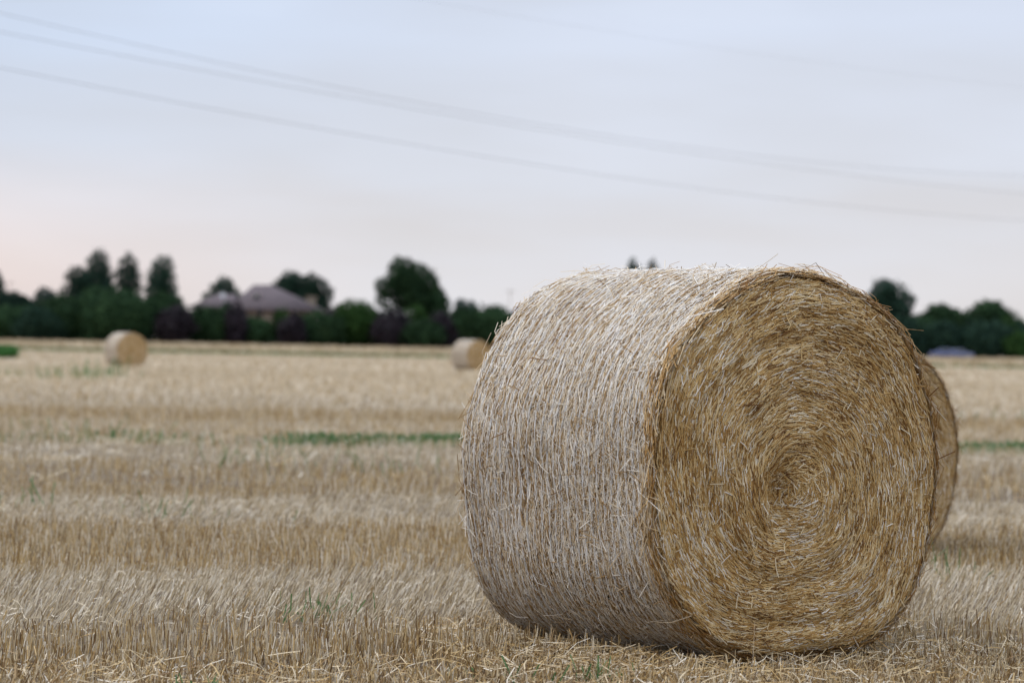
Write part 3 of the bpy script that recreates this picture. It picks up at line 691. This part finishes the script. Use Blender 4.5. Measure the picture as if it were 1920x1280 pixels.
# satellite dish on a short mast over the wing roof
b = Bag(); prof = [(0.02, .0), (.25, -.04), (.44, -.15), (.47, -.18), (.43, -.12), (.24, -.02), (.02, .03)]
b.lathe(prof, hx(421), hz(421, 553), 20, 'y'); b.V[-1][:, 1] -= 3.6
b.tube([(hx(421), -3.3, hz(421, 553)), (hx(421), -3.0, hz(421, 566))], .05)
b.build('satellite_dish', M['white'], house, True)
for px, py in ((462, 588), (492, 588), (523, 588), (556, 588), (492, 612), (523, 612), (395, 592)):
    x = hx(px); z = hz(px, py); y0 = -5 if px > 446 else -3.5
    f = Bag(); f.box(x - .6, x + .6, y0 - .06, y0 - .002, z - .7, z + .7); wo = f.build('window', M['frame'], house)
    f = Bag(); f.box(x - .5, x + .5, y0 - .075, y0 - .063, z - .6, z + .6); f.build('pane', M['glass'], wo)
# grey-roofed building whose corner shows beside the bale
bc = at(1010, 640, 430); bg_ = float(gz(bc.x, 430)); barn = empty('farm_building', (bc.x, 430, bg_))
tag(barn, 'low building with a grey-purple roof, its end peeping out left of the big bale', 'building')
zr = at(1000, 578, 430).z - bg_; b = Bag(); b.box(-5, 5, -4, 4, 0, zr - 2.1); b.build('wall', M['wall'], barn)
b = Bag(); hip_roof(b, -5.8, 5.8, -4.7, 4.7, zr - 1.85, zr, -4.2, 4.2); b.build('roof', M['roof_grey'], barn)
b = Bag(); b.box(-.6, .6, -4.05, -4.002, 0, 2.1); b.build('door', M['frame'], barn)
# faint utility poles standing far behind the hedge
for px, top, d, lab in ((955, 543, 520, 'faint thin utility pole far behind, just left of the big bale'), (17, 527, 520, 'faint thin utility pole far behind the trees at the left edge')):
    c = at(px, 640, d); g = float(gz(c.x, d)); H = at(px, top, d).z - g
    r = tag(empty('utility_pole', (c.x, d, g)), lab, 'pole', 'utility poles far behind the hedge')
    b = Bag(); b.tube([(0, 0, 0), (0, 0, H / 2), (0, 0, H)], [.10, .08, .06], 8); b.build('post', M['wood'], r, True)
    b = Bag(); b.box(-.9, .9, -.17, -.115, H - .5, H - .35); b.build('crossarm', M['wood'], r)

# ------------------------------------------------------------------ parked cars on the bank
def car(px, d, paint, label, flip=1):
    c = at(px, 640, d); root = empty('parked_car', (c.x, d, float(gz(c.x, d)) + .02), 0 if flip > 0 else math.pi)
    tag(root, label, 'car', 'cars parked under the trees on the right')
    prof = [(-2.05, .32), (-2.1, .62), (-2.02, .88), (-1.15, .98), (-.55, 1.42), (.75, 1.46), (1.5, 1.05), (1.98, .96), (2.08, .62), (2.02, .32)]
    ins = [0, 0, .02, .05, .22, .22, .06, .03, 0, 0]
    V = []; hw = .86
    for s in (-1, 1):
        V += [(x, s * (hw - i_), z) for (x, z), i_ in zip(prof, ins)]
    n = len(prof); Fc = [list(range(n)), list(range(2 * n - 1, n - 1, -1))] + [[i, n + i, n + (i + 1) % n, (i + 1) % n] for i in range(n)]
    o = mesh('body', V, Fc, paint, root)
    bv = o.modifiers.new('bevel', 'BEVEL'); bv.width = .06; bv.segments = 2
    for s in (-1, 1):
        for xa, xb in ((-1.0, .08), (.16, 1.2)):
            za, zb = 1.0, 1.36
            q = [(xa, s * .835, za), (xb, s * .835, za), (min(xb, .80), s * .665, zb), (max(xa, -.56), s * .665, zb)]
            q2 = [(x, y + s * .02, z + .01) for x, y, z in q]
            mesh('window', q + q2, [[0, 1, 2, 3], [7, 6, 5, 4], [0, 4, 5, 1], [1, 5, 6, 2], [2, 6, 7, 3], [3, 7, 4, 0]], M['glass'], root)
        for xw in (-1.28, 1.3):
            b = Bag(); b.lathe([(.2, .70 * s), (.31, .70 * s), (.32, .76 * s), (.32, .86 * s), (.30, .9 * s), (.2, .9 * s)], xw, .32, 18, 'y', 0)
            b.lathe([(.2, .88 * s), (.17, .885 * s), (.001, .87 * s)], xw, .32, 18, 'y', 1); b.build('wheel', [M['rubber'], M['steel']], root, True)
    return root
car(1770, 360, M['car_blue'], 'darker blue car parked under the trees on the right, left one of the pair')
car(1799, 364, M['car_grey'], 'grey-blue car parked under the trees on the right, right one of the pair', -1)

# ------------------------------------------------------------------ overhead cables
def cable(pts, dl, dr, label, rad=.0075):
    """hangs between far-off poles beyond both sides of the frame: a parabola in a vertical plane"""
    A = at(0, 640, dl); B = at(1920, 640, dr)
    t, z = [], []
    for px, py in pts:
        k = (px - 960) / FPX                          # where the sight line crosses the cable's plan line
        s = (A.x - k * A.y) / ((A.x - k * A.y) - (B.x - k * B.y)); q = at(px, py, A.y + (B.y - A.y) * s); t.append(s); z.append(q.z)
    co = np.polyfit(t, z, 2)
    tt = np.linspace(-.25, 1.35, 50)
    P = np.stack([A.x + (B.x - A.x) * tt, A.y + (B.y - A.y) * tt, np.polyval(co, tt)], -1)
    b = Bag(); b.tube(P, rad, 6)
    tag(b.build('power_cable', M['cable'], None, True), label, 'cable', 'overhead power cables crossing the sky')
cable([(0, 30), (480, 128), (900, 222), (1300, 276), (1920, 330)], 78, 135, 'upper one of the two close blurred cables, second from the top in the sky')
cable([(0, 64), (480, 150), (900, 228), (1300, 290), (1920, 364)], 76, 132, 'lower one of the two close blurred cables, third from the top in the sky')
cable([(0, 128), (480, 221), (900, 297), (1300, 350), (1920, 414)], 74, 130, 'lowest blurred cable, hanging well below the other three')
cable([(760, -4), (1200, 72), (1500, 112), (1920, 165)], 58, 105, 'faintest cable, entering at the top of the sky and nearest the upper right', .0022)
